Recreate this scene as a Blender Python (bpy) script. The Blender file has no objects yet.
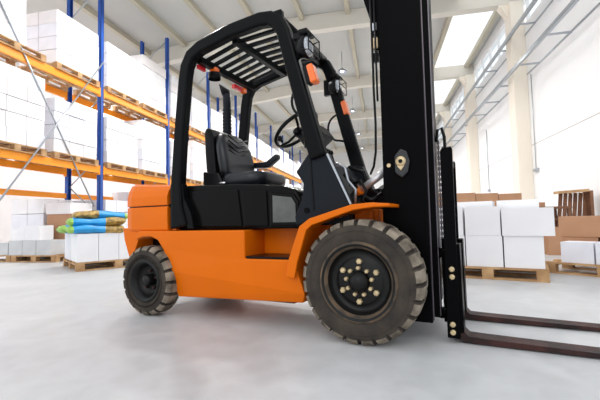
import bpy, bmesh, math, random
from mathutils import Vector, Matrix, Euler
random.seed(7)
D = bpy.data; SC = bpy.context.scene; COL = SC.collection
PI = math.pi

# ------------------------------------------------------------------ materials
def mat(name, col, rough=.5, metal=0, coat=0, noise=0, nscale=6, col2=None, bump=0, bscale=60, spec=.5, nrange=(.35,.65)):
    m = D.materials.new(name); m.use_nodes = True
    nt = m.node_tree; N = nt.nodes; L = nt.links; b = N['Principled BSDF']
    b.inputs['Base Color'].default_value = (*col, 1); b.inputs['Roughness'].default_value = rough
    b.inputs['Metallic'].default_value = metal; b.inputs['Coat Weight'].default_value = coat
    b.inputs['Coat Roughness'].default_value = .12; b.inputs['Specular IOR Level'].default_value = spec
    tc = N.new('ShaderNodeTexCoord')
    if noise or col2:
        n = N.new('ShaderNodeTexNoise'); n.inputs['Scale'].default_value = nscale; n.inputs['Detail'].default_value = 5
        L.new(tc.outputs['Object'], n.inputs['Vector'])
        r = N.new('ShaderNodeValToRGB'); c2 = col2 or tuple(c*(1-noise) for c in col)
        r.color_ramp.elements[0].color = (*c2, 1); r.color_ramp.elements[1].color = (*col, 1)
        r.color_ramp.elements[0].position = nrange[0]; r.color_ramp.elements[1].position = nrange[1]
        L.new(n.outputs['Fac'], r.inputs['Fac']); L.new(r.outputs['Color'], b.inputs['Base Color'])
    if bump:
        n2 = N.new('ShaderNodeTexNoise'); n2.inputs['Scale'].default_value = bscale; n2.inputs['Detail'].default_value = 4
        L.new(tc.outputs['Object'], n2.inputs['Vector'])
        bp = N.new('ShaderNodeBump'); bp.inputs['Strength'].default_value = bump; bp.inputs['Distance'].default_value = .01
        L.new(n2.outputs['Fac'], bp.inputs['Height']); L.new(bp.outputs['Normal'], b.inputs['Normal'])
    return m

def emis(name, col, s):
    m = D.materials.new(name); m.use_nodes = True; b = m.node_tree.nodes['Principled BSDF']
    b.inputs['Base Color'].default_value = (*col, 1); b.inputs['Emission Color'].default_value = (*col, 1)
    b.inputs['Emission Strength'].default_value = s
    return m

def pane(name, col, t):
    m = D.materials.new(name); m.use_nodes = True; nt = m.node_tree; N = nt.nodes
    N.remove(N['Principled BSDF']); o = N['Material Output']
    a = N.new('ShaderNodeBsdfTransparent'); a.inputs[0].default_value = (*col, 1)
    g = N.new('ShaderNodeBsdfTranslucent'); g.inputs[0].default_value = (*col, 1)
    x = N.new('ShaderNodeMixShader'); x.inputs[0].default_value = t
    nt.links.new(a.outputs[0], x.inputs[1]); nt.links.new(g.outputs[0], x.inputs[2]); nt.links.new(x.outputs[0], o.inputs[0])
    return m

M = {}
M['orange'] = mat('orange_paint', (.74, .152, .002), .36, coat=.05, noise=.06, nscale=3, spec=.12)
M['orange2'] = mat('orange_paint_mottled', (.75, .15, .008), .5, spec=.15, noise=.4, nscale=9)  # orange darkened in random patches, for inner surfaces
M['black'] = mat('black_paint', (.004, .004, .0045), .32, spec=.16)
M['mastblack'] = mat('mast_black', (.0025, .0025, .003), .35, spec=.03)
M['guard'] = mat('guard_black', (.004, .0045, .005), .3, spec=.08)
M['plastic'] = mat('dark_grey_plastic', (.010, .0125, .017), .42, spec=.12, bump=.15, bscale=200)
M['hood'] = mat('black_hood', (.004, .004, .004), .22, spec=.09)
M['panelgrey'] = mat('panel_reflection_grey', (.10, .108, .10), .22, noise=.3, nscale=9)  # grey base colour carries the reflection on the glossy hood panel
M['vinyl'] = mat('seat_vinyl', (.008, .010, .014), .36, spec=.45)
M['rubber'] = mat('tyre_sidewall', (.066, .053, .042), .85, col2=(.034, .030, .027), nscale=7, bump=.3, bscale=40, spec=.2)
M['tread'] = mat('dusty_tyre_tread', (.30, .255, .20), .95, col2=(.10, .085, .068), nscale=9, bump=.4, bscale=50, spec=.1)
M['rim'] = mat('black_rim', (.006, .006, .006), .4, spec=.25)
M['dust'] = mat('rim_dusty_edge', (.13, .085, .05), .8, col2=(.03, .025, .02), nscale=12)
M['brass'] = mat('brass_yellow', (.74, .58, .34), .4, metal=.3, noise=.4, nscale=40)
M['chrome'] = mat('chrome', (.75, .75, .76), .12, metal=1)
M['rod'] = mat('polished_rod', (.62, .62, .64), .32, metal=.6)
M['steel'] = mat('galvanised_steel', (.42, .45, .49), .35, metal=.7)
M['pivotblack'] = mat('pivot_gloss_black', (.006, .006, .007), .22, spec=.6)
M['greyedge'] = mat('chain_steel_rail_glint', (.14, .12, .14), .3, metal=.6)  # chain steel, also paints the bright mast rail edges
M['rust'] = mat('rusty_brown_steel', (.06, .022, .018), .5, spec=.25, col2=(.018, .010, .010), nscale=8, bump=.2)
M['lens'] = mat('lamp_lens', (.55, .58, .62), .1, metal=.4)
M['amber'] = mat('amber_lens', (.95, .16, .01), .25, coat=.6)
M['red'] = mat('red_lens', (.75, .02, .03), .25, coat=.6)
M['blue'] = mat('rack_blue', (.018, .09, .42), .45, noise=.15, nscale=4)
M['rackorange'] = mat('rack_orange', (1.0, .34, .015), .4)
M['wood'] = mat('pallet_wood', (.60, .38, .19), .8, col2=(.36, .19, .08), nscale=5, bump=.3)
M['wooddark'] = mat('dark_wood', (.26, .12, .06), .7, col2=(.13, .055, .03), nscale=6, bump=.3)
M['carton'] = mat('white_carton', (.93, .925, .945), .6, noise=.06, nscale=2)
M['carton_b'] = mat('white_carton_cool', (.88, .88, .94), .55, noise=.08, nscale=3)
M['carton_c'] = mat('white_carton_warm', (.90, .86, .86), .55, noise=.08, nscale=2.5)
M['cartongrey'] = mat('grey_carton', (.62, .63, .64), .6, noise=.12, nscale=3)
M['brown'] = mat('brown_cardboard', (.50, .27, .15), .75, noise=.12, nscale=3)
M['tape'] = mat('packing_tape', (.55, .55, .60), .3)
M['yellow'] = mat('yellow_tape', (.9, .7, .08), .5)
M['bagblue'] = mat('sack_blue', (.02, .36, .78), .4, noise=.25, nscale=6, bump=.4, bscale=15)
M['baggold'] = mat('sack_gold', (.62, .40, .10), .5, col2=(.16, .09, .02), nscale=18, bump=.4, bscale=15)
M['baggreen'] = mat('sack_green_end', (.35, .62, .12), .5, noise=.3, nscale=12)
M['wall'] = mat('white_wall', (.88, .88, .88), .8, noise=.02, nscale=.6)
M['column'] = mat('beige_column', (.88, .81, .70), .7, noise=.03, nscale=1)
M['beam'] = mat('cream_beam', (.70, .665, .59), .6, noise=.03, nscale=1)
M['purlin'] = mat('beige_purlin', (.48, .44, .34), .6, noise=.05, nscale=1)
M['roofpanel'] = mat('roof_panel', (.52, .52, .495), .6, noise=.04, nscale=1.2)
M['line'] = mat('panel_joint', (.45, .42, .40), .8)
M['sky'] = pane('skylight_sheet', (1, 1, 1), .15)
M['glass'] = pane('window_pane', (.97, .99, 1), .1)
M['lampglow'] = emis('lamp_glow', (1, .98, .95), 6)
M['gap'] = mat('carton_gap', (.35, .34, .37), .9)

def floor_mat():
    m = D.materials.new('polished_concrete'); m.use_nodes = True; nt = m.node_tree; N = nt.nodes; L = nt.links
    b = N['Principled BSDF']; tc = N.new('ShaderNodeTexCoord')
    def noise(s, d, dist=0):
        n = N.new('ShaderNodeTexNoise'); n.inputs['Scale'].default_value = s; n.inputs['Detail'].default_value = d
        n.inputs['Distortion'].default_value = dist; L.new(tc.outputs['Object'], n.inputs['Vector']); return n
    a = noise(.9, 6, .8); c = noise(7, 8, .4)
    r = N.new('ShaderNodeValToRGB'); r.color_ramp.elements[0].position = .3; r.color_ramp.elements[1].position = .72
    r.color_ramp.elements[0].color = (.52, .528, .54, 1); r.color_ramp.elements[1].color = (.64, .648, .655, 1)
    L.new(a.outputs['Fac'], r.inputs[0])
    r2 = N.new('ShaderNodeValToRGB'); r2.color_ramp.elements[0].position = .35; r2.color_ramp.elements[1].position = .65
    r2.color_ramp.elements[0].color = (.90, .90, .90, 1); r2.color_ramp.elements[1].color = (1, 1, 1, 1)
    L.new(c.outputs['Fac'], r2.inputs[0])
    mx = N.new('ShaderNodeMix'); mx.data_type = 'RGBA'; mx.blend_type = 'MULTIPLY'; mx.inputs[0].default_value = 1
    L.new(r.outputs[0], mx.inputs[6]); L.new(r2.outputs[0], mx.inputs[7]); L.new(mx.outputs[2], b.inputs['Base Color'])
    rr = N.new('ShaderNodeMapRange'); rr.inputs[3].default_value = .28; rr.inputs[4].default_value = .5
    L.new(c.outputs['Fac'], rr.inputs[0]); L.new(rr.outputs[0], b.inputs['Roughness'])
    bp = N.new('ShaderNodeBump'); bp.inputs['Strength'].default_value = .06; bp.inputs['Distance'].default_value = .02
    L.new(c.outputs['Fac'], bp.inputs['Height']); L.new(bp.outputs['Normal'], b.inputs['Normal'])
    return m
M['floor'] = floor_mat()

# ------------------------------------------------------------------ mesh builder
class MB:
    def __init__(s): s.bm = bmesh.new(); s.ms = []
    def mi(s, m):
        if m not in s.ms: s.ms.append(m)
        return s.ms.index(m)
    def box(s, x0, x1, y0, y1, z0, z1, m, rot=None, piv=None):
        vs = [s.bm.verts.new(p) for p in [(x0,y0,z0),(x1,y0,z0),(x1,y1,z0),(x0,y1,z0),(x0,y0,z1),(x1,y0,z1),(x1,y1,z1),(x0,y1,z1)]]
        if rot:
            pv = Vector(piv or ((x0+x1)/2, (y0+y1)/2, (z0+z1)/2)); R = Euler(rot).to_matrix()
            for v in vs: v.co = pv + R @ (v.co - pv)
        i = s.mi(m)
        for f in [(0,3,2,1),(4,5,6,7),(0,1,5,4),(1,2,6,5),(2,3,7,6),(3,0,4,7)]:
            s.bm.faces.new([vs[k] for k in f]).material_index = i
        return s
    def prism(s, pts, a0, a1, m, axis='y', caps=None):
        # pts in (x,z) for axis y; (x,y) for axis z; (y,z) for axis x
        def P(p, a): return (p[0], a, p[1]) if axis == 'y' else ((p[0], p[1], a) if axis == 'z' else (a, p[0], p[1]))
        A = [s.bm.verts.new(P(p, a0)) for p in pts]; B = [s.bm.verts.new(P(p, a1)) for p in pts]; i = s.mi(m); n = len(pts)
        fs = [s.bm.faces.new(A), s.bm.faces.new(B[::-1])]
        for k in range(n): fs.append(s.bm.faces.new([A[k], B[k], B[(k+1) % n], A[(k+1) % n]]))
        for f in fs: f.material_index = i
        return s
    def loft(s, rings, m, cap=True, smooth=False):
        R = [[s.bm.verts.new(p) for p in r] for r in rings]; i = s.mi(m); n = len(R[0])
        for a, b in zip(R[:-1], R[1:]):
            for k in range(n):
                f = s.bm.faces.new([a[k], a[(k+1) % n], b[(k+1) % n], b[k]]); f.material_index = i; f.smooth = smooth
        if cap:
            f = s.bm.faces.new(R[0][::-1]); f.material_index = i; f = s.bm.faces.new(R[-1]); f.material_index = i
        return s
    def tube(s, path, r, m, n=10, closed=False):
        pts = [Vector(p) for p in path]; rings = []; up = None
        rs = r if isinstance(r, (list, tuple)) else [r]*len(pts)
        for k, p in enumerate(pts):
            if closed: t = pts[(k+1) % len(pts)] - pts[k-1]
            else: t = pts[min(k+1, len(pts)-1)] - pts[max(k-1, 0)]
            t.normalize()
            if up is None: up = Vector((0,0,1)) if abs(t.z) < .9 else Vector((1,0,0))
            u = (up - t*up.dot(t)).normalized(); w = t.cross(u); up = u
            rings.append([p + (u*math.cos(2*PI*j/n) + w*math.sin(2*PI*j/n))*rs[k] for j in range(n)])
        if closed: rings.append(rings[0])
        if closed:
            R = [[s.bm.verts.new(p) for p in q] for q in rings[:-1]]; R.append(R[0]); i = s.mi(m)
            for a, b in zip(R[:-1], R[1:]):
                for k in range(n):
                    f = s.bm.faces.new([a[k], a[(k+1) % n], b[(k+1) % n], b[k]]); f.material_index = i; f.smooth = True
            return s
        return s.loft(rings, m, True, True)
    def band(s, path, w, d0, d1, m):
        # rectangular section swept along (x,z) path, from y=d0 to d1, width w in the plane
        pts = [Vector((p[0], p[1])) for p in path]; o = []; q = []
        for k, p in enumerate(pts):
            t = (pts[min(k+1, len(pts)-1)] - pts[max(k-1, 0)]).normalized(); nn = Vector((-t.y, t.x))
            ww = w[k] if isinstance(w, (list, tuple)) else w
            o.append(p + nn*ww/2); q.append(p - nn*ww/2)
        rings = [[(a.x, d0, a.y), (a.x, d1, a.y), (b.x, d1, b.y), (b.x, d0, b.y)] for a, b in zip(o, q)]
        return s.loft(rings, m, True, False)
    def lathe(s, prof, c, m, n=48, axis='y', smooth=True, mats=None, endcap=True):
        # prof: (a, r) along the axis
        def P(a, r, t):
            u, v = r*math.cos(t), r*math.sin(t)
            return (c[0]+u, c[1]+a, c[2]+v) if axis == 'y' else ((c[0]+u, c[1]+v, c[2]+a) if axis == 'z' else (c[0]+a, c[1]+u, c[2]+v))
        R = [[s.bm.verts.new(P(a, r, 2*PI*j/n)) for j in range(n)] for a, r in prof]
        for q, (a, b) in enumerate(zip(R[:-1], R[1:])):
            i = s.mi(mats[q] if mats else m)
            for k in range(n):
                f = s.bm.faces.new([a[k], a[(k+1) % n], b[(k+1) % n], b[k]]); f.material_index = i; f.smooth = smooth
        mr = max(r for a, r in prof)
        if prof[0][1] < mr*.55: s.bm.faces.new(R[0][::-1]).material_index = s.mi(m)
        if endcap: s.bm.faces.new(R[-1]).material_index = s.mi(mats[-1] if mats else m)
        return s
    def build(s, name, parent=None, bevel=0, smooth=False, loc=None, seg=2, subsurf=0):
        bmesh.ops.remove_doubles(s.bm, verts=s.bm.verts, dist=1e-6)
        bmesh.ops.recalc_face_normals(s.bm, faces=s.bm.faces)
        me = D.meshes.new(name); s.bm.to_mesh(me); s.bm.free()
        for m in s.ms: me.materials.append(M[m])
        o = D.objects.new(name, me); COL.objects.link(o)
        if parent: o.parent = parent
        if loc: o.location = loc
        if bevel:
            b = o.modifiers.new('Bevel', 'BEVEL'); b.width = bevel; b.segments = seg; b.limit_method = 'ANGLE'; b.angle_limit = .6
        if subsurf:
            b = o.modifiers.new('Sub', 'SUBSURF'); b.levels = subsurf; b.render_levels = subsurf
        if smooth:
            for p in me.polygons: p.use_smooth = True
        return o

def tag(o, label, cat=None, group=None, kind=None):
    if label: o['label'] = label
    if cat: o['category'] = cat
    if group: o['group'] = group
    if kind: o['kind'] = kind
    return o
def empty(name, loc=(0,0,0), rz=0):
    o = D.objects.new(name, None); COL.objects.link(o); o.location = loc; o.rotation_euler = (0,0,rz); o.empty_display_size = .1
    return o
def kids(o): return [c for c in D.objects if c.parent == o]
def copy_tree(o, parent=None, name=None):
    c = o.copy(); COL.objects.link(c); c.parent = parent
    for k in list(o.children): copy_tree(k, c)
    return c
def struct(o, label=None): return tag(o, label, kind='structure')

# ------------------------------------------------------------------ the hall
WX, LX, FY, NY = 4.2, -11.0, 36.0, 4.6
BY = [11.7, 17.3, 22.9, 28.5, 34.1]
def roofz(x): return 7.4 if x > -3.2 else 7.4 - (-3.2 - x)*.11
struct(MB().box(-14, 9, -6, 40, -.12, 0, 'floor').build('floor'), 'pale grey polished concrete warehouse floor')
w = MB().box(WX, WX+.25, NY+2, FY, 0, 6.15, 'wall').box(WX, WX+.25, NY+2, FY, 7.05, 7.5, 'wall')
w.box(WX-.004, WX, NY+2, FY, 2.66, 2.675, 'line')
struct(w.build('wall_right'), 'white panelled wall on the right with a horizontal joint')
struct(MB().box(LX-.25, LX, NY+2, FY, 0, 7.2, 'wall').build('wall_left'), 'white wall behind the pallet racking')
struct(MB().box(LX-.25, WX+.25, FY, FY+.25, 0, 7.9, 'wall').build('wall_back'), 'white far end wall of the hall')
PUR = [-7.9, -6.5, -5.2, -3.8, -2.3, -.8, .8, 2.45, 3.9]
c = MB()
def slab(c, x0, x1, y0, y1, dz, t, m):
    z0, z1 = roofz(x0)+dz, roofz(x1)+dz
    c.prism([(x0, z0), (x1, z1), (x1, z1+t), (x0, z0+t)], y0, y1, m)
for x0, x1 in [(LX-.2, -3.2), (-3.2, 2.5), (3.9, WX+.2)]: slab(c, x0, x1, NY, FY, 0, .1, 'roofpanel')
# strip over the skylight is open between the roof beams
struct(c.build('ceiling'), 'pale panel ceiling of the hall, falling a little to the left')
for i, y in enumerate([NY] + BY[:-1]):
    y1 = BY[i]
    struct(MB().box(2.45, 3.95, y+.12, y1-.12, 7.42, 7.45, 'sky').build('window_%d' % (i+1)), 'bright translucent skylight sheet in the roof')
for i in range(len(BY)):
    y0 = (NY+2 if i == 0 else BY[i-1]+.3); y1 = BY[i]-.3
    f = MB()
    f.box(WX+.08, WX+.1, y0, y1, 6.15, 7.05, 'glass')
    o = f.build('window_%d' % (i+6)); struct(o, 'high strip window on the right wall')
    g = MB(); n = 5
    for k in range(n+1):
        yy = y0 + (y1-y0)*k/n; g.box(WX+.05, WX+.13, yy-.025, yy+.025, 6.15, 7.05, 'wall')
    g.box(WX+.03, WX+.15, y0, y1, 6.15, 6.21, 'wall').box(WX+.03, WX+.15, y0, y1, 6.99, 7.05, 'wall')
    g.build('window_frame', o)
for i, y in enumerate([NY+1.5]+BY):
    b = MB(); y0, y1 = y-.14, y+.14
    if i:
        for x0, x1 in [(LX, -3.2), (-3.2, WX)]:
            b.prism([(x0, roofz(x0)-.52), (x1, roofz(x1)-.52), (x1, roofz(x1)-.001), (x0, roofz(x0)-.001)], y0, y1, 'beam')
        struct(b.build('trim_%d' % i, bevel=.01), 'deep cream roof beam crossing the hall')
n = 7
for x in PUR:
    b = MB(); z = roofz(x)
    ys = [NY] + BY + [FY]
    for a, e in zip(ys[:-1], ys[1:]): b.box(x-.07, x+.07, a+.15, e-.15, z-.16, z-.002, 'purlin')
    struct(b.build('trim_%d' % n), 'beige roof purlin running down the hall'); n += 1
for i, y in enumerate(BY):
    b = MB().box(WX-.36, WX-.001, y-.28, y+.22, 0, 6.88, 'column')
    b.prism([(WX-.36, 6.5), (WX-.6, 6.88), (WX-.36, 6.88)], y-.14, y+.14, 'column')
    struct(b.build('trim_%d' % n, bevel=.01), 'cream concrete column on the right wall'); n += 1

# cable ladders and conduits on the right wall
def ladder(x0, x1, z, y0, y1, lab, th=.035):
    r = empty('cable_ladder', (x1, y0, z)); tag(r, lab, 'cable ladder')
    MB().box(x0-x1-.03, x0-x1+.03, 0, y1-y0, -.05, .05, 'steel').build('side_rail', r)
    MB().box(-.02, 0, 0, y1-y0, -.02, .02, 'steel').build('side_rail', r)
    k = 0; y = .5
    while y < y1-y0 and k < 14:
        MB().box(x0-x1, 0, y-th/2, y+th/2, -.03, .01, 'steel').build('rung', r); y += 1.65; k += 1
    return r
ladder(3.68, 4.2, 4.70, 6.8, 30, 'long grey cable ladder running low along the right wall')
ladder(3.78, 4.2, 5.84, 6.9, 30, 'grey cable ladder running above the other one beneath the windows')
tag(MB().tube([(4.17, 11.12, 4.6), (4.17, 11.12, 1.98)], .012, 'steel', 6).box(4.13, 4.19, 11.0, 11.24, 1.9, 1.98, 'steel').build('conduit'),
    'thin vertical conduit with a small box, hanging nearest on the right wall', 'conduit')
tag(MB().tube([(4.17, 15.6, 4.1), (4.17, 15.6, 1.75)], .014, 'steel', 6).box(4.13, 4.19, 15.5, 15.7, 1.66, 1.75, 'steel').build('conduit'),
    'thin vertical conduit farther down the right wall, between two columns', 'conduit')

# hall lamps hung from the roof; the two racking rows are added light
def hall_lamp(x, y, lab, power):
    z = min(6.55, roofz(x)-.45); r = empty('ceiling_lamp', (x, y, z)); tag(r, lab, 'lamp', 'high bay lamps')
    MB().tube([(0,0,.16), (0,0, roofz(x)-z)], .012, 'steel', 6).build('rod', r)
    MB().lathe([(.18,.05),(.14,.09),(.02,.22),(0,.22),(.005,.20),(.12,.07),(.13,.05)], (0,0,0), 'steel', 24, 'z').build('shade', r)
    MB().lathe([(.05,.02),(.03,.06),(.07,.07),(.10,.04)], (0,0,0), 'lampglow', 16, 'z').build('bulb', r)
    l = D.lights.new('lamp_light', 'SPOT'); l.energy = power; l.spot_size = math.radians(160); l.spot_blend = .4; l.shadow_soft_size = .18; l.color = (1, .985, .97)
    lo = D.objects.new('lamp_light', l); COL.objects.link(lo); lo.location = (0, 0, -.1); lo.parent = r
LP = 330
for i, y in enumerate([8.9, 14.5, 20.1, 25.7, 31.0]):
    ordn = ['nearest', 'second', 'third', 'fourth', 'farthest'][i]
    hall_lamp(-1.3, y, 'round hall lamp hanging in the middle of the hall, %s of its row' % ordn, LP)
    hall_lamp(-4.2, y if i else 7.0, 'added round hall lamp lighting the racking, %s of its row' % ordn, LP*1.4)  # added row, put in to brighten the rack goods
    if i < 4: hall_lamp(-9.3, y-1.5, 'added round hall lamp lighting behind the racking, %s of its row' % ordn, LP*1.5)  # added row, lights the wall behind the rack
    hall_lamp(2.0, y, 'round hall lamp hanging near the right wall, %s of its row' % ordn, LP*.12)

# ------------------------------------------------------------------ pallets and cartons
def pallet_mb(m='wood', L=1.2, W=.8, H=.14):
    b = MB()
    for k in range(5):
        y = W*(k/4)*(1-.1/W) ; b.box(0, L, y, y+.1, H-.022, H, m)
    for x in (0, L/2-.06, L-.12): b.box(x, x+.12, 0, W, H-.044, H-.0225, m)
    for x in (0, L/2-.06, L-.12):
        for y in (0, W/2-.05, W-.1): b.box(x, x+.12, y, y+.1, .022, H-.0445, m)
    for y in (0, W/2-.05, W-.1): b.box(0, L, y, y+.1, 0, .0215, m)
    return b
pal_mesh = {}
def pallet(loc, rz, lab, group=None, size=(1.2, .8), m='wood', name='pallet'):
    k = (size, m)
    if k not in pal_mesh:
        o = pallet_mb(m, *size).build(name); pal_mesh[k] = o.data
    else:
        o = D.objects.new(name, pal_mesh[k]); COL.objects.link(o)
    o.location = loc; o.rotation_euler = (0, 0, rz)
    return tag(o, lab, 'pallet', group)

ctn = {}
def carton_mesh(sx, sy, sz, m, tape='tape', flap=False):
    k = (round(sx,3), round(sy,3), round(sz,3), m, tape)
    if k in ctn: return ctn[k]
    b = MB().box(0, sx, 0, sy, 0, sz, m)
    if flap:
        b.box(sx/2-.025, sx/2+.025, -.0012, .0, sz*.75, sz, tape)
        b.box(sx/2-.025, sx/2+.025, -.0012, sy, sz, sz+.0012, tape)
    o = b.build('tmp'); me = o.data; D.objects.remove(o); me.name = 'carton'; ctn[k] = me
    return me
def carton(loc, rz, size, m, lab=None, parent=None, group=None, tape='tape', name='carton', bev=.006):
    o = D.objects.new(name, carton_mesh(*size, m, tape)); COL.objects.link(o)
    o.location = loc; o.rotation_euler = (0, 0, rz)
    if parent: o.parent = parent
    else: tag(o, lab, 'box', group)
    return o

MW = ['carton', 'carton_b', 'carton_c']
def stack(loc, ny, nx, nz, cy, cx, cz, lab, group, parts=True):
    """wrapped load of cartons; parts: each carton a child"""
    r = None
    if parts:
        r = empty('carton_stack', loc)
        for k in range(nz):
            m = random.choice(MW); j = random.uniform(-.012, .012)
            for a in range(nx):
                for b in range(ny):
                    if a and b and k < nz-1: continue        # hidden inside
                    jj = random.uniform(-.006, .006)
                    carton((-(a+1)*cx-jj+j, b*cy+.004+jj, k*cz), 0, (cx-.012, cy-.012, cz-.010), m, parent=r)
    else:
        b_ = MB()
        for k in range(nz):
            m = random.choice(MW); j = random.uniform(-.012, .012)
            for b in range(ny):
                b_.box(-nx*cx+j, j, b*cy+.006, (b+1)*cy-.006, k*cz, (k+1)*cz-.012, m)
        r = b_.build('carton_stack', loc=loc)
    return tag(r, lab, 'carton stack', group)

# ------------------------------------------------------------------ pallet rack
RX, RB = -6.5, -7.4; P0Y, PITCH, NB = 4.70, 2.87, 10
rack = empty('pallet_rack', (RX, P0Y, 0)); tag(rack, 'tall pallet rack with blue uprights and orange beams along the left wall', 'rack')
def rk(mb, name, **k): return mb.build(name, rack, **k)
for i in range(NB):
    y = PITCH*i
    for x in (0, RB-RX):
        s_ = -1 if x == 0 else 1
        b = MB().box(x-.045, x+.045, y-.05, y-.04, 0, 6.65, 'blue').box(x-.045, x+.045, y+.04, y+.05, 0, 6.65, 'blue')
        b.box(x-.045 if x else x+.035, x-.035 if x else x+.045, y-.05, y+.05, 0, 6.65, 'blue').box(x-.07, x+.07, y-.07, y+.07, 0, .01, 'blue')
        rk(b, 'upright')
    b = MB(); z = .25; k = 0
    while z < 6.0:
        b.tube([(-.04, y, z if k % 2 else z+.7), (RB-RX+.04, y, z+.7 if k % 2 else z)], .015, 'steel', 6); z += .7; k += 1
    rk(b, 'frame_brace')
for i in range(NB-1):
    y0, y1 = PITCH*i+.05, PITCH*(i+1)-.05
    for zt in (2.10, 3.98):
        for x in (.02, RB-RX-.02):
            b = MB().box(x-.025, x+.025, y0, y1, zt-.15, zt, 'rackorange')
            for yy in (y0, y1-.04): b.box(x-.032, x+.032, yy, yy+.04, zt-.19, zt+.03, 'rackorange')
            rk(b, 'beam', bevel=.006)
    x = RB-RX-.02
    if i < 4: rk(MB().box(x-.025, x+.025, y0, y1, 1.38, 1.50, 'rackorange'), 'beam')
# crossed rods in the first bay
rk(MB().tube([(.06, .30, 4.85), (.06, 2.62, 1.15)], .016, 'steel', 8), 'cross_rod')
rk(MB().tube([(.09, 2.86, 4.65), (.09, .12, .75)], .016, 'steel', 8), 'cross_rod')

bayn = ['first', 'second', 'third', 'fourth', 'fifth', 'sixth', 'seventh', 'eighth', 'ninth']
for i in range(NB-1):
    for lev, zt in ((1, 2.10), (2, 3.98)):
        for k in range(2):
            y = P0Y + PITCH*i + (.14 if k == 0 else 1.52)
            if i == 0 and lev == 2: y = 4.80 if k == 0 else 6.25
            if i == 0 and lev == 2 and k == 0: nz = 8
            elif lev == 2: nz = [5, 4, 5, 4, 5, 4, 4, 5, 4][(i+k) % 9]
            else: nz = [5, 4, 4, 5, 4, 5, 4, 4, 5][(i*2+k) % 9]
            cz = .285
            w = ('left', 'right')[k]; lv = ('lower', 'upper')[lev-1]
            pallet((RX+.09, y, zt), PI/2, 'wooden pallet, %s one in the %s rack bay from left, on %s beams' % (w, bayn[i], lv), 'pallets on the rack beams', (1.2, .86 if i == 0 and lev == 2 and k == 0 else 1.0))
            stack((RX+.06, y+.02, zt+.141), (2 if i == 0 and lev == 2 and k == 0 else 3), 2, nz, .39, .48, cz, 'white carton stack, %s one in the %s rack bay from left, %s beams' % (w, bayn[i], lv), 'carton stacks on the rack', parts=(i < 4))
# the low rear beam level carries a few small pallets, floor level deeper bays
for i in range(1, NB-1):
    for k in range(2):
        y = P0Y + PITCH*i + (.14 if k == 0 else 1.52); w = ('left', 'right')[k]
        pallet((RX+.05, y, 0), PI/2, 'wooden pallet on the floor, %s one in the %s rack bay from left' % (w, bayn[i]), 'pallets under the rack', (1.2, 1.0))
        stack((RX+.02, y+.02, .141), 3, 2, [5, 4, 5, 4][(i+k) % 4], .39, .48, .30, 'white carton stack on the floor, %s one in the %s rack bay from left' % (w, bayn[i]), 'carton stacks under the rack', parts=(i < 3))

# ------------------------------------------------------------------ goods on the floor at left
pallet((-8.45, 6.25, 0), 0, 'wooden pallet on the floor at the far left edge, under grey cartons', size=(.95, .8))
pallet((-7.45, 6.22, 0), 0, 'wooden pallet on the floor under the three grey cartons in a row', size=(1.1, .8))
gx = -7.45
for k, lab in enumerate(['left of the three grey cartons in a row on the floor pallet', 'middle of the three grey cartons in a row on the floor pallet', 'right of the three grey cartons in a row on the floor pallet']):
    carton((-7.54+k*.345, 6.24, .141), 0, (.335, .36, .30), 'cartongrey', lab, group='grey cartons in a row')
carton((-7.34, 6.26, .443), 0, (.17, .3, .26), 'carton', 'narrow white carton on top of the grey carton row')
carton((-7.155, 6.25, .443), 0, (.36, .34, .30), 'carton', 'square white carton with yellow top tape on the grey carton row', tape='yellow')
carton((-8.1, 6.27, .141), 0, (.5, .4, .26), 'cartongrey', 'grey carton with yellow tape at the far left edge', tape='yellow')
st = stack((-7.20, 6.72, .0), 2, 2, 4, .39, .44, .335, 'tall white wrapped carton stack standing behind the grey cartons', None)
carton((-7.10, 6.72, 0), 0, (.56, .6, .98), 'brown', 'large brown carton beside the blue sacks')
carton((-7.11, 6.70, .982), 0, (.62, .62, .24), 'carton_c', 'flat wide white carton on top of the large brown carton')

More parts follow.
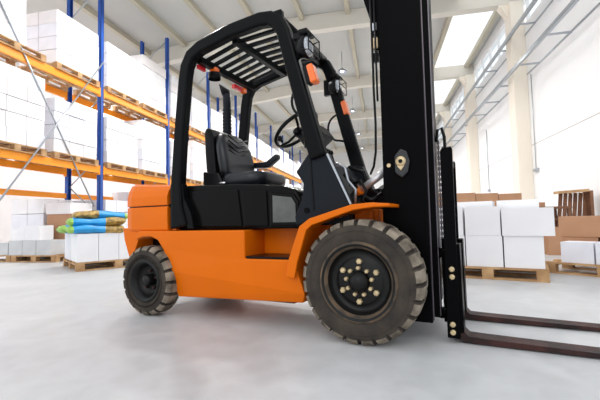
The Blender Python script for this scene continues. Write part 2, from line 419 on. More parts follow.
# pallet with white cartons and sacks
A = math.atan2(.8, .6); ca, sa = math.cos(A), math.sin(A)
bx, by = -4.70, 4.98
def bl(u, v): return (bx + ca*u - sa*v, by + sa*u + ca*v)
pallet((bx, by, 0), A, 'wooden pallet on the floor under white cartons and blue sacks', size=(1.25, 1.2))
for v in range(2):
    for u in range(4):
        p = bl(.015+u*.307, .01+v*.58)
        w = ['leftmost', 'second', 'third', 'rightmost'][u] + (' front' if v == 0 else ' rear')
        carton((p[0], p[1], .142), A, (.30, .56, .45), 'carton' if v == 0 else 'carton_b', 'large white carton, %s one on the pallet under the blue sacks' % w, group='cartons under the sacks')
def sack(loc, rot, L, W, H, split, lab, flip=False):
    b = MB(); nu, nv = 24, 14; import random as R; rr = R.Random(int(L*1000+split*77+loc[2]*1000))
    ph = [rr.uniform(0, 6) for _ in range(6)]
    for sgn in (1, -1):
        V = []
        for i in range(nu+1):
            row = []
            for j in range(nv+1):
                u, v = i/nu*2-1, j/nv*2-1
                h = max(0, (1-abs(u)**10))**.45*max(0, (1-abs(v)**4))**.5*H/2
                wv = 1 + .10*math.sin(5*u+ph[0])*math.cos(4*v+ph[1]) + .06*math.sin(11*u+ph[2]+3*v)
                z = sgn*h*wv + .012*math.sin(3*u+ph[3])
                if sgn > 0: z += .006*math.sin(18*v+ph[4])*(1-abs(u))
                x = u*L/2*(1-.04*abs(v)**3); y = v*W/2*(1-.06*abs(u)**3)
                row.append(b.bm.verts.new((x, y, z + H/2)))
            V.append(row)
        for i in range(nu):
            u = (i+.5)/nu
            uu = 1-u if flip else u
            mm = 'baggreen' if uu < .10 else ('bagblue' if uu < split else 'baggold')
            for j in range(nv):
                f = b.bm.faces.new([V[i][j], V[i+1][j], V[i+1][j+1], V[i][j+1]]); f.material_index = b.mi(mm); f.smooth = True
    o = b.build('sack'); 
    bmesh_fix = o.data
    o.location = loc; o.rotation_euler = (0, rot[1], rot[2])
    return tag(o, lab, 'sack', 'sacks on the carton pallet')
zt = .595
p = bl(.31, .16); sack((p[0], p[1], zt-.005), (0, 0, A-.02), .86, .42, .135, .62, 'blue sack with green end and gold right end, lowest in front')
p = bl(.34, .75); sack((p[0], p[1], zt), (0, 0, A+.05), 1.0, .5, .14, .6, 'blue and gold sack lying at the back of the sack pile on the cartons')
p = bl(.33, .22); sack((p[0], p[1], zt+.108), (0, 0, A-.06), .88, .44, .15, .62, 'blue sack with green end and gold right end, middle of the front pile')
p = bl(.40, .28); sack((p[0], p[1], zt+.225), (0, .03, A+.02), .84, .42, .135, .60, 'gold and blue sack on top of the sack pile', flip=True)

# ------------------------------------------------------------------ goods on the right
B = math.atan2(-.33, .94); cb, sb = math.cos(B), math.sin(B)
ex, ey = 1.76, 4.50      # front right corner
def br(u, v): return (ex + cb*u - sb*v, ey + sb*u + cb*v)
p = br(-1.2, 0); pallet((p[0], p[1], 0), B, 'pale wooden pallet on the floor under the bright white cartons, behind the forks', size=(1.2, .9))
W3 = ['right', 'middle', 'left']
for k in range(3):
    p = br(-.42-k*.40, .02); carton((p[0], p[1], .142), B, (.385, .40, .36), 'carton', 'white carton, %s of the three in the lower front row on the pallet' % W3[k], group='lower cartons on the pallet')
    p = br(-.42-k*.40, .46); carton((p[0], p[1], .142), B, (.385, .40, .36), 'carton', 'white carton, %s of the three in the lower back row on the pallet' % W3[k], group='lower cartons on the pallet')
p = br(-.43, .00); carton((p[0], p[1], .504), B-.03, (.50, .42, .31), 'carton', 'wide white carton overhanging at the upper right of the pallet')
p = br(-.82, .02); carton((p[0], p[1], .504), B, (.375, .40, .34), 'carton', 'white carton in the middle of the upper front row on the pallet')
p = br(-1.22, .02); carton((p[0], p[1], .504), B, (.375, .40, .34), 'carton', 'white carton at the upper left of the pallet, beside the carriage')
p = br(-.50, .46); carton((p[0], p[1], .504), B, (.45, .40, .42), 'carton', 'tall white carton, right of the two in the upper back row on the pallet')
p = br(-1.0, .46); carton((p[0], p[1], .504), B, (.45, .40, .42), 'carton', 'tall white carton, left of the two in the upper back row on the pallet')
# pallet 2 at the right edge
pz = math.radians(-42); q0 = (2.02, 5.30)
pallet((q0[0], q0[1], 0), pz, 'wooden pallet at the right edge of the photo under white and brown cartons', size=(1.2, 1.2))
def b2(u, v): return (q0[0] + math.cos(pz)*u - math.sin(pz)*v, q0[1] + math.sin(pz)*u + math.cos(pz)*v)
for k, (u, v, s, m, z, lab) in enumerate([
    (.18, .03, (.33, .28, .25), 'carton_b', .142, 'small white carton at the front left of the right-hand pallet'),
    (.53, .03, (.33, .28, .25), 'carton_b', .142, 'small white carton cut by the right edge of the photo, on the pallet'),
    (.03, .50, (.40, .40, .29), 'brown', .142, 'lower left brown carton on the right-hand pallet'),
    (.46, .50, (.50, .40, .29), 'brown', .142, 'lower right brown carton on the right-hand pallet'),
    (.01, .49, (.62, .45, .27), 'brown', .434, 'upper left wide brown carton on the right-hand pallet'),
    (.65, .49, (.52, .45, .27), 'brown', .434, 'upper right brown carton cut by the right edge of the photo')]):
    p = b2(u, v); carton((p[0], p[1], z), pz, s, m, lab)
# brown cartons behind the white pallet
for k in range(4):
    w = ['leftmost', 'second from left', 'third from left', 'rightmost'][k]
    carton((1.05+k*.42, 8.0, 0), 0, (.41, .5, .62), 'brown', 'lower brown carton behind the white cartons, %s in its row' % w, group='brown cartons behind')
    carton((1.05+k*.42, 8.01, .624), 0, (.41, .48, .60-.02*k), 'brown', 'upper brown carton behind the white cartons, %s in its row' % w, group='brown cartons behind')
# work table with planks, carton
t = empty('wooden_table', (3.05, 8.1, 0)); tag(t, 'low dark wooden table of planks in front of the right wall', 'table')
MB().box(-.5, .42, -.35, .35, .84, .88, 'wooddark').build('tabletop', t)
MB().box(-.46, .40, -.33, -.29, .62, .66, 'wooddark').build('rail', t)
for x in (-.45, .36):
    for y in (-.33, .27): MB().box(x, x+.06, y, y+.06, 0, .84, 'wooddark').build('leg', t)
carton((2.86, 8.0, .881), 0, (.26, .2, .09), 'brown', 'small brown carton lying on the dark wooden table')
carton((2.95, 7.5, 0), 0, (.36, .25, .50), 'brown', 'brown carton on the floor in front of the dark wooden table')
# slatted crate panel leaning on the wall
t = empty('slatted_frame', (3.74, 8.35, 0)); tag(t, 'dark wooden slatted frame leaning against the right wall', 'wooden frame')
for k in range(6):
    x = -.27 + k*.088; MB().box(x, x+.066, -.01, .015, .03, 1.16, 'wooddark', rot=(-.10, .14, 0), piv=(x, 0, .7)).build('slat', t)
MB().box(-.31, .24, -.16, .03, 1.15, 1.20, 'wood', rot=(0, -.05, 0)).build('top_board', t)
MB().box(-.27, .30, .06, .09, .40, .48, 'wooddark').build('cross_board', t)
MB().box(.245, .30, -.16, .12, .02, 1.18, 'wooddark').build('side_board', t)

# ------------------------------------------------------------------ the forklift
TA = math.radians(-15)
T = empty('forklift', (-.12915806, 2.19595776, 0), TA)
tag(T, 'orange counterbalance forklift truck with black mast and overhead guard, on the warehouse floor', 'forklift')
def tp(mb, name, parent=None, **k): return mb.build(name, parent or T, **k)

# chassis
side = [(-1.95,.675), (-1.985,.60), (-1.90,.625), (-1.80,.628), (-1.72,.60), (-1.655,.52), (-1.59,.36), (-1.53,.155),
        (-.42,.195), (-.395,.26), (-.47,.478), (-.86,.475), (-.86,.675)]
def body():
    b = MB(); b.prism(side, .06, 1.02, 'orange')
    for v in b.bm.verts:
        if v.co.z < .21: v.co.y += .035 if v.co.y < .5 else -.035
    return b
tp(body(), 'chassis', bevel=.012, seg=3)
tp(MB().box(-.862, -.40, .32, .76, .474, .70, 'orange').box(-.47, -.12, .32, .76, .20, .70, 'orange2'), 'floor_box', bevel=.006)
tp(MB().box(-.855, -.47, .065, .32, .478, .492, 'black'), 'step_plate', bevel=.004)
ul = tp(MB().box(-2.0, -1.50, .26, .82, .22, .62, 'black').box(-1.5, -.5, .12, .96, .18, .4, 'black'), 'underframe')
# front fenders
def fender(y0, y1, yl):
    path = [(-.475,.37), (-.45,.48), (-.375,.685), (-.32,.725), (-.04,.808), (.08,.818), (.18,.813)]
    b = MB().band(path, [.035,.035,.032,.03,.028,.025,.02], y0, y1, 'orange')
    b.band(path, [.065,.065,.055,.045,.035,.028,.015], yl, yl+.02, 'orange')
    # inner wall
    b.prism([(-.46,.25), (-.45,.48), (-.375,.685), (-.03,.81), (.0,.80), (.0,.66), (-.2,.62), (-.36,.42), (-.40,.25)], (.30 if y0 < .5 else .76), (.32 if y0 < .5 else .78), 'orange2')
    return b
tp(fender(.02, .31, .015), 'fender', bevel=.006)
tp(fender(.77, 1.06, 1.045), 'fender', bevel=.006)
tp(MB().box(-.14, .03, .34, .46, .52, .80, 'orange2'), 'mast_bracket', bevel=.006)
tp(MB().box(-.14, .03, .64, .76, .52, .80, 'orange2'), 'mast_bracket', bevel=.006)

# counterweight
def plan(e, z, zr=0):
    pts = [(-1.62, .07+e), (-1.90, .07+e), (-2.05, .075+e), (-2.13, .10+e), (-2.185+e*.8, .16+e), (-2.23+e, .30), (-2.26+e, .54)]
    full = pts + [(x, 1.08-y) for x, y in pts[-2::-1]]
    return [(x, y, z + zr*(x+1.62)) for x, y in full]
up = MB().loft([plan(.004, .883), plan(0, .89), plan(.0, .955, -.01), plan(.018, 1.0, -.03), plan(.045, 1.035, -.06), plan(.085, 1.05, -.075), plan(.16, 1.052, -.08)], 'orange')
tp(up, 'counterweight', bevel=.012, seg=3)
lo = MB().loft([plan(.012, .675), plan(.004, .69), plan(.0, .80), plan(.002, .868), plan(.008, .874)], 'orange')
lo.prism([(-2.185,.70), (-2.17,.60), (-2.11,.455), (-2.06,.46), (-2.0,.585), (-1.95,.70)], .10, .98, 'orange')
tp(lo, 'counterweight_base', bevel=.010, seg=3)
tp(MB().loft([plan(.02, .868), plan(.02, .89)], 'black'), 'groove_inset')  # black inset filling the groove between the counterweight blocks

# hood and its panels
hood = [(-1.61,.68), (-1.61,1.02), (-1.58,1.04), (-.98,1.02), (-.60,.985), (-.49,.95), (-.445,.88), (-.445,.68)]
tp(MB().prism(hood, .15, .93, 'hood'), 'engine_hood', bevel=.022, seg=3)
tp(MB().prism([(-1.40,.70), (-1.46,.92), (-1.46,.99), (-.97,.975), (-.935,.70)], .138, .152, 'hood'), 'hood_side_panel', bevel=.008)
tp(MB().prism([(-.91,.70), (-.94,.965), (-.72,.955), (-.71,.70)], .138, .152, 'hood'), 'hood_side_panel', bevel=.008)
ap = tp(MB().prism([(-.69,.70), (-.69,.94), (-.50,.915), (-.462,.86), (-.458,.70)], .136, .152, 'hood'), 'access_panel', bevel=.01)
MB().prism([(-.665,.725), (-.665,.915), (-.515,.895), (-.485,.85), (-.482,.725)], .1325, .137, 'panelgrey').build('access_panel_insert', ap)  # lighter grey paints the reflection in the panel
tp(MB().box(-1.585, -1.55, .095, .13, .68, .72, 'orange').box(-1.60, -1.53, .09, .14, .72, .76, 'black'), 'tow_latch')

# overhead guard
def hoop(y0, y1):
    b = MB(); path = [(-1.50,.70), (-1.525,.86), (-1.53,1.04), (-1.495,1.45), (-1.445,1.88), (-1.425,1.985), (-1.375,2.065), (-1.28,2.11),
                      (-.98,2.165), (-.72,2.178), (-.63,2.165), (-.565,2.12), (-.525,2.04), (-.44,1.72), (-.355,1.40), (-.285,1.14)]
    ww = [.17,.12,.105,.10,.10,.10,.10,.10,.10,.10,.10,.10,.10,.105,.11,.115]
    return b.band(path, ww, y0, y1, 'guard')
tp(hoop(.065, .145), 'guard_frame', bevel=.018, seg=3); tp(hoop(.90, .97), 'guard_frame', bevel=.018, seg=3)
tp(MB().prism([(-1.60,.69), (-1.60,1.045), (-1.47,1.045), (-1.455,.93), (-1.38,.80), (-1.355,.69), (-1.42,.69), (-1.45,.79), (-1.52,.83), (-1.58,.78), (-1.59,.69)], .085, .14, 'guard'), 'post_foot', bevel=.01)
tp(MB().prism([(-1.60,.69), (-1.60,1.045), (-1.47,1.045), (-1.455,.93), (-1.38,.80), (-1.355,.69)], .91, .965, 'guard'), 'post_foot', bevel=.01)
for x, z, w_ in ((-1.335, 2.045, .055), (-.985, 2.125, .05)):
    tp(MB().box(x-w_/2, x+w_/2, .145, .90, z-.03, z+.02, 'guard'), 'roof_crossbar', bevel=.004)
tp(MB().tube([(-.60, .10, 2.165), (-.60, .94, 2.165)], .05, 'guard', 14), 'roof_crossbar')
tp(MB().box(-.60, -.53, .07, .12, 2.12, 2.20, 'guard'), 'guard_ear', bevel=.01)
for k in range(7):
    y = .235 + k*.098
    tp(MB().prism([(-1.34,2.062), (-.985,2.142), (-.62,2.150), (-.62,2.172), (-.985,2.165), (-1.34,2.085)], y-.009, y+.020, 'guard'), 'roof_slat')
for y in (.20, .33, .80):
    pass
bc = tp(MB().lathe([(0,.052), (.05,.054), (.055,.04)], (-1.33, .32, 1.94), 'black', 20, 'z').box(-1.35,-1.31,.30,.34,1.99,2.02,'black'), 'beacon')
MB().lathe([(0,.042), (.03,.042), (.045,.028)], (-1.33, .32, 1.994), 'amber', 20, 'z').build('beacon_lens', bc)
tp(MB().box(-1.385, -1.36, .16, .25, 1.985, 2.02, 'red'), 'tail_lamp', bevel=.006)
tl = tp(MB().box(-1.385, -1.345, .62, .74, 1.965, 2.005, 'red'), 'tail_lamp', bevel=.006)
MB().box(-1.385, -1.34, .745, .80, 1.965, 2.005, 'amber').build('tail_lamp_amber', tl)
def headlamp(x, y, z, s=1):
    h = tp(MB().lathe([(-.07,.03), (-.055,.062), (-.01,.078), (.0,.082), (.012,.082), (.012,.070)], (x, y, z), 'black', 24, 'x')
           .box(x-.085, x-.02, y-.03, y+.03, z+.06, z+.10, 'black').box(x-.03, x+.03, y-.06, y+.06, z+.078, z+.10, 'black').box(x-.12, x-.05, y-.015, y+.02, z-.06, z+.08, 'black'), 'headlamp')
    MB().lathe([(0,.068), (.012,.064), (.022,.045), (.028,.01)], (x+.006, y, z), 'lens', 24, 'x').build('lamp_lens', h)
    b = MB(); r = .085; xx = x+.055
    b.tube([(x,y-r,z+.05), (xx,y-r,z+.06), (xx,y-r,z-.06), (x,y-r,z-.05)], .005, 'black', 6)
    b.tube([(x,y+r,z+.05), (xx,y+r,z+.06), (xx,y+r,z-.06), (x,y+r,z-.05)], .005, 'black', 6)
    for dz in (.06, .0, -.06): b.tube([(xx,y-r,z+dz), (xx,y+r,z+dz)], .004, 'black', 6)
    b.build('lamp_cage', h)
    return h
headlamp(-.355, .10, 1.895); headlamp(-.465, .93, 1.90)
for (x, y, z) in ((-.325, .075, 1.69), (-.415, .93, 1.70)):
    h = tp(MB().box(x-.03, x+.0, y-.02, y+.04, z-.06, z+.06, 'black', rot=(0, -.25, 0)), 'indicator')
    MB().box(x, x+.045, y-.035, y+.04, z-.065, z+.065, 'amber', rot=(0, -.25, 0)).build('indicator_lens', h, bevel=.012)
def grab(y, x0, z0, s):
    pts = []
    for k in range(15):
        a = PI*.5 + PI*k/14; pts.append((x0 + .10*math.cos(a)*1.0, y, z0 + .10*math.sin(a)*1.15))
    return MB().tube([(x0+.05, y, z0+.125)]+pts+[(x0+.06, y, z0-.13)], .010, 'black', 8)
tp(grab(.20, -.43, 1.58, 1), 'grab_handle'); tp(grab(.93, -.46, 1.54, 1), 'grab_handle')

# cowls under the front posts, dash
cowl = [(-.50,1.07), (-.355,1.19), (-.235,1.17), (-.215,1.12), (-.085,.82), (-.38,.715), (-.465,.70), (-.475,.76), (-.42,.88), (-.405,.98), (-.46,1.06)]
for y0, y1 in ((.10, .20), (.86, .96)):
    c_ = tp(MB().prism([p_ for p_ in cowl if p_ != (-.50,1.07)], y0, y1, 'plastic'), 'cowl', bevel=.012, seg=3)
    if y0 < .5:
        MB().box(-.345, -.335, .094, .101, .80, 1.17, 'black', rot=(0, -.05, 0)).build('cowl_seam', c_)
        MB().lathe([(0,.018), (.008,.016)], (-.38, .092, .80), 'black', 16).build('cowl_cap', c_)
        MB().band([(-.225,1.16), (-.075,.83)], .012, .09, .10, 'steel').build('cowl_trim', c_)
tp(MB().prism([(-.40,.70), (-.43,1.00), (-.50,1.09), (-.36,1.17), (-.30,1.13), (-.12,.80), (-.12,.70)], .20, .86, 'plastic'), 'dashboard', bevel=.01)
# clutter between dash and mast
tp(MB().tube([(-.20,.34,1.05), (-.13,.34,.98), (-.10,.36,.90), (-.02,.36,.86), (.05,.38,.90)], .016, 'black', 8), 'hydraulic_hose')
tp(MB().tube([(-.18,.42,1.10), (-.08,.40,1.06), (-.05,.40,.95), (.02,.40,.90), (.07,.42,.95)], .014, 'black', 8), 'hydraulic_hose')
tp(MB().tube([(-.15,.30,.97), (-.07,.28,.99), (-.03,.28,.92), (-.06,.28,.86), (-.02,.30,.80)], .012, 'black', 8), 'hydraulic_hose')
tp(MB().tube([(-.23,.26,1.12), (-.16,.24,1.08), (-.14,.24,.99), (-.09,.24,.93), (-.10,.25,.84)], .010, 'steel', 8), 'hydraulic_hose')
for y in (.38, .78):
    tc_ = tp(MB().tube([(-.32,y,.72), (-.105,y,.925)], .042, 'black', 14), 'tilt_cylinder')
    MB().tube([(-.125,y,.915), (-.095,y,.94)], .046, 'orange', 14).build('cylinder_cap', tc_)
    MB().tube([(-.10,y,.935), (.09,y,1.06)], .026, 'rod', 14).build('cylinder_rod', tc_)
tp(MB().box(-.02, .08, .32, .88, .50, .62, 'rust').box(-.12, .04, .50, .70, .62, .95, 'black').box(-.10, .06, .25, .30, .55, .70, 'black'), 'front_housing', bevel=.01)

# seat
def rr_ring(x0, x1, y0, y1, z, r=.06, n=4):
    pts = []
    for cx, cy, a0 in ((x1-r, y1-r, 0), (x0+r, y1-r, PI/2), (x0+r, y0+r, PI), (x1-r, y0+r, 1.5*PI)):
        for k in range(n+1):
            a = a0 + PI/2*k/n; pts.append((cx + r*math.cos(a), cy + r*math.sin(a), z))
    return pts
seat = empty('seat', (.085,-.05,0)); seat.parent = T
MB().loft([rr_ring(-1.36,-1.0,.37,.83,1.02,.10), rr_ring(-1.38,-.975,.35,.85,1.045,.11), rr_ring(-1.38,-.965,.345,.855,1.095,.12), rr_ring(-1.37,-.975,.36,.84,1.13,.12), rr_ring(-1.30,-1.0,.42,.78,1.14,.08)], 'vinyl', smooth=True).build('seat_cushion', seat)
MB().box(-1.50, -1.0, .38, .82, 1.015, 1.03, 'black').build('seat_rail', seat)
def seatback():
    rings = []
    for z, w_, x, t_ in ((1.10,.18,-1.38,.09), (1.16,.21,-1.385,.13), (1.26,.22,-1.40,.14), (1.38,.21,-1.425,.13), (1.45,.18,-1.44,.11), (1.495,.14,-1.45,.08), (1.51,.09,-1.455,.04)):
        r = []
        for k in range(24):
            a = 2*PI*k/24; cx_, sy_ = math.cos(a), math.sin(a)
            yy = w_*abs(sy_)**.5*(1 if sy_ > 0 else -1); xx = t_/2*abs(cx_)**.6*(1 if cx_ > 0 else -1)
            xx += .05*(abs(yy)/.24)**2.5          # side bolsters wrap forward
            r.append((x+xx, .60+yy, z))
        rings.append(r)
    return MB().loft(rings, 'vinyl', smooth=True)
sbk = seatback().build('backrest', seat)
b = MB()
for k in range(7):
    z = 1.20 + k*.042; b.tube([(-1.332-.1*(z-1.2)*.7, .46, z+.02), (-1.337-.1*(z-1.2)*.7, .53, z), (-1.340-.1*(z-1.2)*.7, .60, z-.02), (-1.337-.1*(z-1.2)*.7, .67, z), (-1.332-.1*(z-1.2)*.7, .74, z+.02)], .006, 'black', 6)
b.build('stitching', sbk)
MB().prism([(-1.53,1.08), (-1.55,1.30), (-1.56,1.51), (-1.535,1.55), (-1.49,1.54), (-1.46,1.45), (-1.43,1.10)], .39, .81, 'black').build('back_shell', seat, bevel=.03, seg=3)
MB().prism([(-1.52,1.03), (-1.52,1.16), (-1.36,1.14), (-1.30,1.03)], .335, .36, 'black').build('recliner_cover', seat, bevel=.01)
MB().tube([(-1.36,.345,1.055), (-1.28,.335,1.05)], .01, 'chrome', 8).build('recliner_lever', seat)
ar = MB().prism([(-1.42,1.235), (-1.40,1.285), (-1.22,1.285), (-1.12,1.345), (-1.09,1.34), (-1.09,1.30), (-1.20,1.225)], .84, .90, 'vinyl').build('armrest', seat, bevel=.018, seg=3)
MB().box(-1.42, -1.38, .85, .88, 1.06, 1.25, 'black').build('armrest_post', ar)
MB().lathe([(0,.012), (.03,.014), (.035,.006)], (-1.17, .86, 1.12), 'red', 12, 'z').build('buckle_button', seat)

# air intake with ribs
pr = [(0,.056)]
z = 0
while z < .72: pr += [(z+.012,.058), (z+.024,.050), (z+.034,.050)]; z += .036
pr = [(0,.05)]+[(a_, r_*(1-.25*a_/.8)) for a_, r_ in pr]
ai = tp(MB().lathe(pr+[(.76,.040),(.86,.040)], (-1.62, .85, 1.16), 'plastic', 20, 'z'), 'air_intake')
MB().loft([[(-1.62+.042*math.cos(a)-.01, .85+.042*math.sin(a), 2.01) for a in [2*PI*k/16 for k in range(16)]],
           [(-1.62+.055*math.cos(a)-.03, .85+.055*math.sin(a), 2.10-.04*math.cos(a)) for a in [2*PI*k/16 for k in range(16)]]], 'black', smooth=True).build('intake_cap', ai)
tp(MB().tube([(-1.62,.85,1.0), (-1.62,.85,1.20)], .05, 'black', 16), 'intake_base')

# steering
ax = Vector((-.6, 0, .8)); cc = Vector((-.675, .54, 1.47)); u_ = Vector((.8, 0, .6)); v_ = Vector((0,1,0)); r_ = .195
sw = tp(MB().tube([cc + u_*r_*math.cos(a) + v_*r_*math.sin(a) for a in [2*PI*k/40 for k in range(40)]], .015, 'black', 10, closed=True), 'steering_wheel')
b = MB()
for a in (PI*.5, PI*1.17, PI*1.83):
    b.tube([cc - ax*.03, cc - ax*.03 + (u_*math.cos(a+PI/2)+v_*math.sin(a+PI/2))*r_*.6, cc + (u_*math.cos(a+PI/2)+v_*math.sin(a+PI/2))*r_], .011, 'black', 8)
b.build('spoke', sw)
b = MB(); b.tube([cc - ax*.05, cc - ax*.005], .04, 'black', 16); b.build('horn_hub', sw)
kp = cc - u_*.155 - v_*.01
MB().tube([kp, kp+ax*.02, kp+ax*.035, kp+ax*.055, kp+ax*.065], [.008,.010,.024,.024,.012], 'black', 12).build('spinner_knob', sw)
tp(MB().tube([cc - ax*.03, cc - ax*.34], .032, 'black', 14), 'steering_column')
ds = tp(MB().box(-.57, -.42, .44, .68, 1.33, 1.45, 'black', rot=(0, -.65, 0)), 'instrument_panel', bevel=.01)
MB().box(-.54, -.46, .48, .64, 1.449, 1.456, 'panelgrey', rot=(0, -.65, 0), piv=(-.50,.56,1.405)).build('gauge_glass', ds)
tp(MB().tube([(-.56,.46,1.30), (-.52,.38,1.36), (-.51,.34,1.38)], .009, 'black', 8), 'shift_lever')
for k in range(3):
    y = .68 + k*.05; lv = tp(MB().tube([(-.42,y,1.10), (-.47,y,1.28)], .007, 'black', 8), 'hydraulic_lever')
    MB().lathe([(0,.01), (.012,.018), (.03,.016), (.04,.006)], (-.475, y, 1.275), 'black', 12, 'z').build('lever_knob', lv)

# wheels
def wheel(cx, y0, cz, R, W, RR, nl, sgn, name, front=True):
    """sgn=+1: outer face at y0 looking towards -y; width goes to y0+W"""
    w = empty(name, (cx, y0, cz)); w.parent = T
    if sgn < 0: w.rotation_euler = (0, 0, PI)
    b = MB(); sub = 7; n = nl*sub
    gd = .020 if front else .022
    prof = [(.035, RR, 0), (.022, RR+.012, 0), (.012, RR+.03, 0), (.0, RR+.06, 0), (.0, R-.085, 0), (.003, R-.050, 0), (.006, R-.034, .6), (.012, R-.022, 1), (.030, R-.004, 1), (W*.34, R, 1), (W*.36, R, 0), (W*.64, R, 0), (W*.66, R, 2), (W-.03, R-.003, 2), (W-.015, R-.020, 2), (W-.004, R-.05, 0), (W, R-.09, 0), (W, RR+.05, 0), (W-.02, RR, 0)]
    rings = []
    for a, r, g in prof:
        ring = []
        for k in range(n):
            t = 2*PI*(k+.5*(g == 2)*sub)/n + (.02 if g else 0)*a*4
            lug = (k % sub) != 0
            rr = r
            if g and not lug: rr = r - gd*(g if g < 1 else 1)
            ring.append(b.bm.verts.new((rr*math.cos(t), a, rr*math.sin(t))))
        rings.append(ring)
    for q in range(len(rings)-1):
        for k in range(n):
            f = b.bm.faces.new([rings[q][k], rings[q][(k+1) % n], rings[q+1][(k+1) % n], rings[q+1][k]])
            tread = 6 <= q <= 13
            groove = (k % sub) in (0, sub-1)
            f.material_index = b.mi('tread' if tread and not groove else 'rubber'); f.smooth = q < 5 or q > 14
    b.build('tyre', w)
    # raised sidewall line
    s_ = MB(); s_.lathe([(.002, R-.062), (-.003, R-.066), (.002, R-.070)], (0,0,0), 'rubber', 64, endcap=False)
    s_.build('sidewall_rib', w)
    if front:
        rim = MB().lathe([(.01,RR+.045), (.0,RR+.04), (-.004,RR+.028), (.004,RR+.014), (.03,RR), (.055,RR-.012), (.075,RR-.03), (.06,RR-.055), (.055,RR-.065), (.055,.02)], (0,0,0), 'rim', 64,
                         mats=['dust','dust','rim','dust','rim','rim','rim','rim','rim','rim']).build('rim', w)
        MB().lathe([(.055,.062), (.03,.060), (.015,.056), (.01,.046), (-.005,.04), (-.01,.01)], (0,0,0), 'rim', 32).build('hub', w)
        for k in range(6):
            t = 2*PI*k/6 + .5; MB().lathe([(.056,.018), (.035,.0175), (.030,.011)], (.118*math.cos(t), 0, .118*math.sin(t)), 'brass', 6, smooth=False).build('wheel_nut', w)
        for k in range(9):
            t = 2*PI*k/9 + .2; MB().lathe([(.056,.0125), (.027,.0125), (.022,.007)], (.079*math.cos(t), 0, .079*math.sin(t)), 'brass', 6, smooth=False).build('hub_bolt', w)
    else:
        MB().lathe([(.008,RR+.03), (.0,RR+.02), (.006,RR+.005), (.05,RR-.015), (.08,RR-.03), (.085,RR-.06), (.085,.02)], (0,0,0), 'rim', 48, mats=['rim','rim','rim','rim','rim','rim','rim']).build('rim', w)
        MB().lathe([(.085,.05), (.03,.045), (.015,.038), (.012,.01)], (0,0,0), 'rim', 24).build('hub', w)
        for k in range(5):
            t = 2*PI*k/5 + .3; MB().lathe([(.086,.012), (.06,.012), (.055,.006)], (.073*math.cos(t), 0, .073*math.sin(t)), 'rust', 6, smooth=False).build('wheel_nut', w)
    return w
wheel(-.015, -.012, .368, .368, .235, .195, 24, 1, 'front_wheel'); wheel(-.015, 1.09, .368, .368, .235, .195, 24, -1, 'front_wheel')
wheel(-1.80, -.01, .278, .278, .175, .140, 18, 1, 'rear_wheel', False); wheel(-1.80, 1.09, .278, .278, .175, .140, 18, -1, 'rear_wheel', False)
tp(MB().tube([(0,.06,.365), (0,1.02,.365)], .07, 'rim', 16), 'front_axle'); tp(MB().tube([(-1.80,.10,.278), (-1.80,.98,.278)], .05, 'rim', 16), 'rear_axle')

# mast
def channel(x0, x1, y0, y1, z0, z1, s, m='mastblack'):
    t_ = .022
    if s > 0: pts = [(x0,y0),(x1,y0),(x1,y1),(x1-.03,y1),(x1-.03,y0+t_),(x0+.03,y0+t_),(x0+.03,y1),(x0,y1)]
    else: pts = [(x0,y1),(x0,y0),(x0+.03,y0),(x0+.03,y1-t_),(x1-.03,y1-t_),(x1-.03,y0),(x1,y0),(x1,y1)]
    return MB().prism(pts, z0, z1, m, 'z')
TOPZ = 2.62
for s, y0, y1 in ((1, .28, .37), (-1, .83, .92)):
    dx = 0 if s > 0 else -.045
    tp(channel(.085+dx, .355+dx, y0, y1, .10, TOPZ, s), 'mast_outer_rail', bevel=.003)
for s, y0, y1 in ((1, .312, .42), (-1, .78, .888)):
    dx = 0 if s > 0 else -.045
    tp(channel(.13+dx, .395+dx, y0, y1, .13, TOPZ+.05, s), 'mast_inner_rail', bevel=.003)
for y in (.31,): tp(MB().box(.353, .362, y-.004, y+.012, .12, TOPZ, 'greyedge').box(.393, .399, y+.01, y+.024, .14, TOPZ, 'greyedge'), 'rail_edge_glint')  # grey strips stand in for light caught on the flange edges
for z in (.30, 1.55, 2.50): tp(MB().box(.075, .12, .37, .83, z, z+.14, 'mastblack'), 'mast_crossmember', bevel=.004)
tp(MB().box(.25, .34, .42, .78, 2.52, 2.66, 'mastblack'), 'mast_crossmember', bevel=.004)
for y in (.335, .865):
    tp(MB().tube([(.125,y+(.05 if y<.5 else -.05),.20), (.125,y+(.05 if y<.5 else -.05),1.9)], .032, 'mastblack', 16), 'lift_cylinder')
    tp(MB().tube([(.125,y+(.05 if y<.5 else -.05),1.88), (.125,y+(.05 if y<.5 else -.05),2.6)], .020, 'chrome', 12), 'lift_rod')
tp(MB().prism([(-.12,2.6), (.09,2.6), (.09,1.84), (.05,1.86), (.045,2.02), (-.005,2.20)], .285, .37, 'mastblack').box(.035, .08, .27, .30, 1.86, 1.93, 'brass').box(.045, .075, .268, .30, 1.98, 2.03, 'steel').box(.04, .08, .275, .3, 1.77, 1.83, 'black'), 'hose_bracket')
tp(MB().tube([(.04,.27,2.3), (.045,.27,1.85), (.045,.27,1.60), (.05,.27,1.35), (.045,.27,1.17), (.02,.30,1.08), (-.02,.36,1.04)], .008, 'black', 8), 'hydraulic_hose')
tp(MB().tube([(.066,.265,2.2), (.068,.265,1.80), (.07,.265,1.5)], .007, 'black', 8), 'hydraulic_hose')
hx = MB().prism([(.165,1.02), (.165,1.13), (.205,1.175), (.245,1.155), (.262,1.09), (.248,1.02), (.21,.985)], .256, .282, 'pivotblack')
hx = tp(hx, 'pivot_plate', bevel=.010)
MB().lathe([(0,.032), (-.006,.032), (-.008,.016)], (.205, .256, 1.092), 'brass', 24).prism([(.180,1.10), (.185,1.06), (.205,1.035), (.225,1.06), (.232,1.10)], .250, .256, 'brass').build('pivot_washer', hx)
MB().lathe([(0,.013), (-.006,.012)], (.205, .249, 1.092), 'black', 16).build('pivot_bolt', hx)
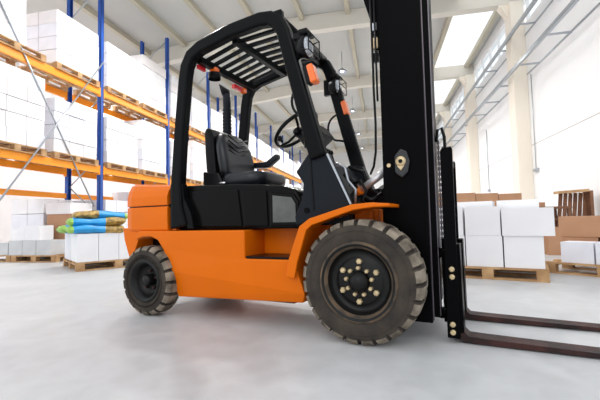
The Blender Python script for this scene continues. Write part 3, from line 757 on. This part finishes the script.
tp(MB().lathe([(0,.014), (-.01,.012)], (.125, .280, 1.075), 'brass', 16), 'grease_cap')
for y in (.47, .73):
    b = MB(); z = .2
    while z < 1.22: b.box(.400, .414, y-.010, y+.010, z, z+.022, 'greyedge'); z += .035
    b.box(.403, .410, y-.005, y+.005, .2, 1.24, 'black'); tp(b, 'lift_chain')
tp(MB().tube([(.40,.42,1.22), (.41,.43,1.30), (.435,.43,1.31), (.45,.43,1.25), (.452,.43,1.1), (.45,.43,.5)], .010, 'black', 8), 'hydraulic_hose')

# carriage, load backrest
cr = empty('fork_carriage', (0,0,0)); cr.parent = T
for y0, y1 in ((.262, .285), (.915, .938)):
    xe = .506 if y0 < .5 else .472
    f_ = MB().prism([(.437,.03), (.437,1.13), (.447,1.15), (xe-.006,1.155), (xe,1.14), (xe,.03)], y0, y1, 'mastblack').build('carriage_side_plate', cr, bevel=.004)
    if y0 < .5:
        for (x, z) in ((.475,.43), (.475,.385), (.468,.11), (.468,.065)):
            MB().lathe([(0,.016), (-.007,.016), (-.012,.010)], (x, y0, z), 'brass', 16).build('plate_bolt', f_)
for z in (.09, .40): MB().box(.445, .480, .285, .915, z, z+.11, 'mastblack').build('carriage_bar', cr, bevel=.004)
MB().box(.405, .44, .42, .46, .08, .60, 'mastblack').build('roller_bracket', cr); MB().box(.405, .44, .74, .78, .08, .60, 'mastblack').build('roller_bracket', cr)
for z in (.52, .16): MB().lathe([(0,.03), (.05,.03)], (.405, .30, z), 'mastblack', 16).build('carriage_roller', cr)
MB().box(.445, .465, .285, .915, 1.10, 1.14, 'mastblack').build('backrest_bar', cr)
def fork(y0, dx=0):
    y1 = y0+.115
    pts = [(x+dx, z) for x, z in [(.483,.56), (.483,.06), (.49,.025), (.52,.008), (.60,.006), (1.62,.012), (1.68,.02), (1.68,.024), (.66,.040), (.55,.044), (.520,.075), (.516,.56)]]
    f_ = MB().prism(pts, y0, y1, 'rust'); o = f_.build('fork', cr, bevel=.003)
    MB().prism([(.4825+dx,.575), (.4825+dx,.06), (.527+dx,.06), (.522+dx,.575)], y0-.0015, y1+.0015, 'mastblack').build('fork_shank', o)
    return o
fork(.287); fork(.820, -.018)

# ------------------------------------------------------------------ light, camera
wd = D.worlds.new('World'); SC.world = wd; wd.use_nodes = True
bg = wd.node_tree.nodes['Background']; bg.inputs[0].default_value = (.94, .97, 1, 1); bg.inputs[1].default_value = 1.0
sl = D.lights.new('sun', 'SUN'); sl.energy = .35; sl.angle = math.radians(25); sl.color = (1, .97, .93)
so = D.objects.new('sun', sl); COL.objects.link(so)
dv = Vector((.25, 1.0, -.62)); so.rotation_euler = dv.to_track_quat('-Z', 'Y').to_euler()

cam = D.cameras.new('camera'); co = D.objects.new('camera', cam); COL.objects.link(co); SC.camera = co
cam.sensor_width = 36; cam.lens = 36*370/600; cam.clip_start = .05; cam.clip_end = 200
pi_, ro, ya = math.radians(3.05), math.radians(1.3), math.radians(12.2)
fw = Vector((-math.sin(ya)*math.cos(pi_), math.cos(ya)*math.cos(pi_), math.sin(pi_)))
r0 = Vector((math.cos(ya), math.sin(ya), 0)); u0 = r0.cross(fw)
Rv = r0*math.cos(ro) - u0*math.sin(ro); Uv = u0*math.cos(ro) + r0*math.sin(ro)
mt = Matrix((Rv, Uv, -fw)).transposed().to_4x4(); mt.translation = Vector((0, 0, .74)); co.matrix_world = mt
vs = SC.view_settings; SC.display_settings.display_device = 'sRGB'
vs.view_transform = 'Standard'; vs.look = 'None'; vs.gamma = 1; vs.use_curve_mapping = False; vs.exposure = .32
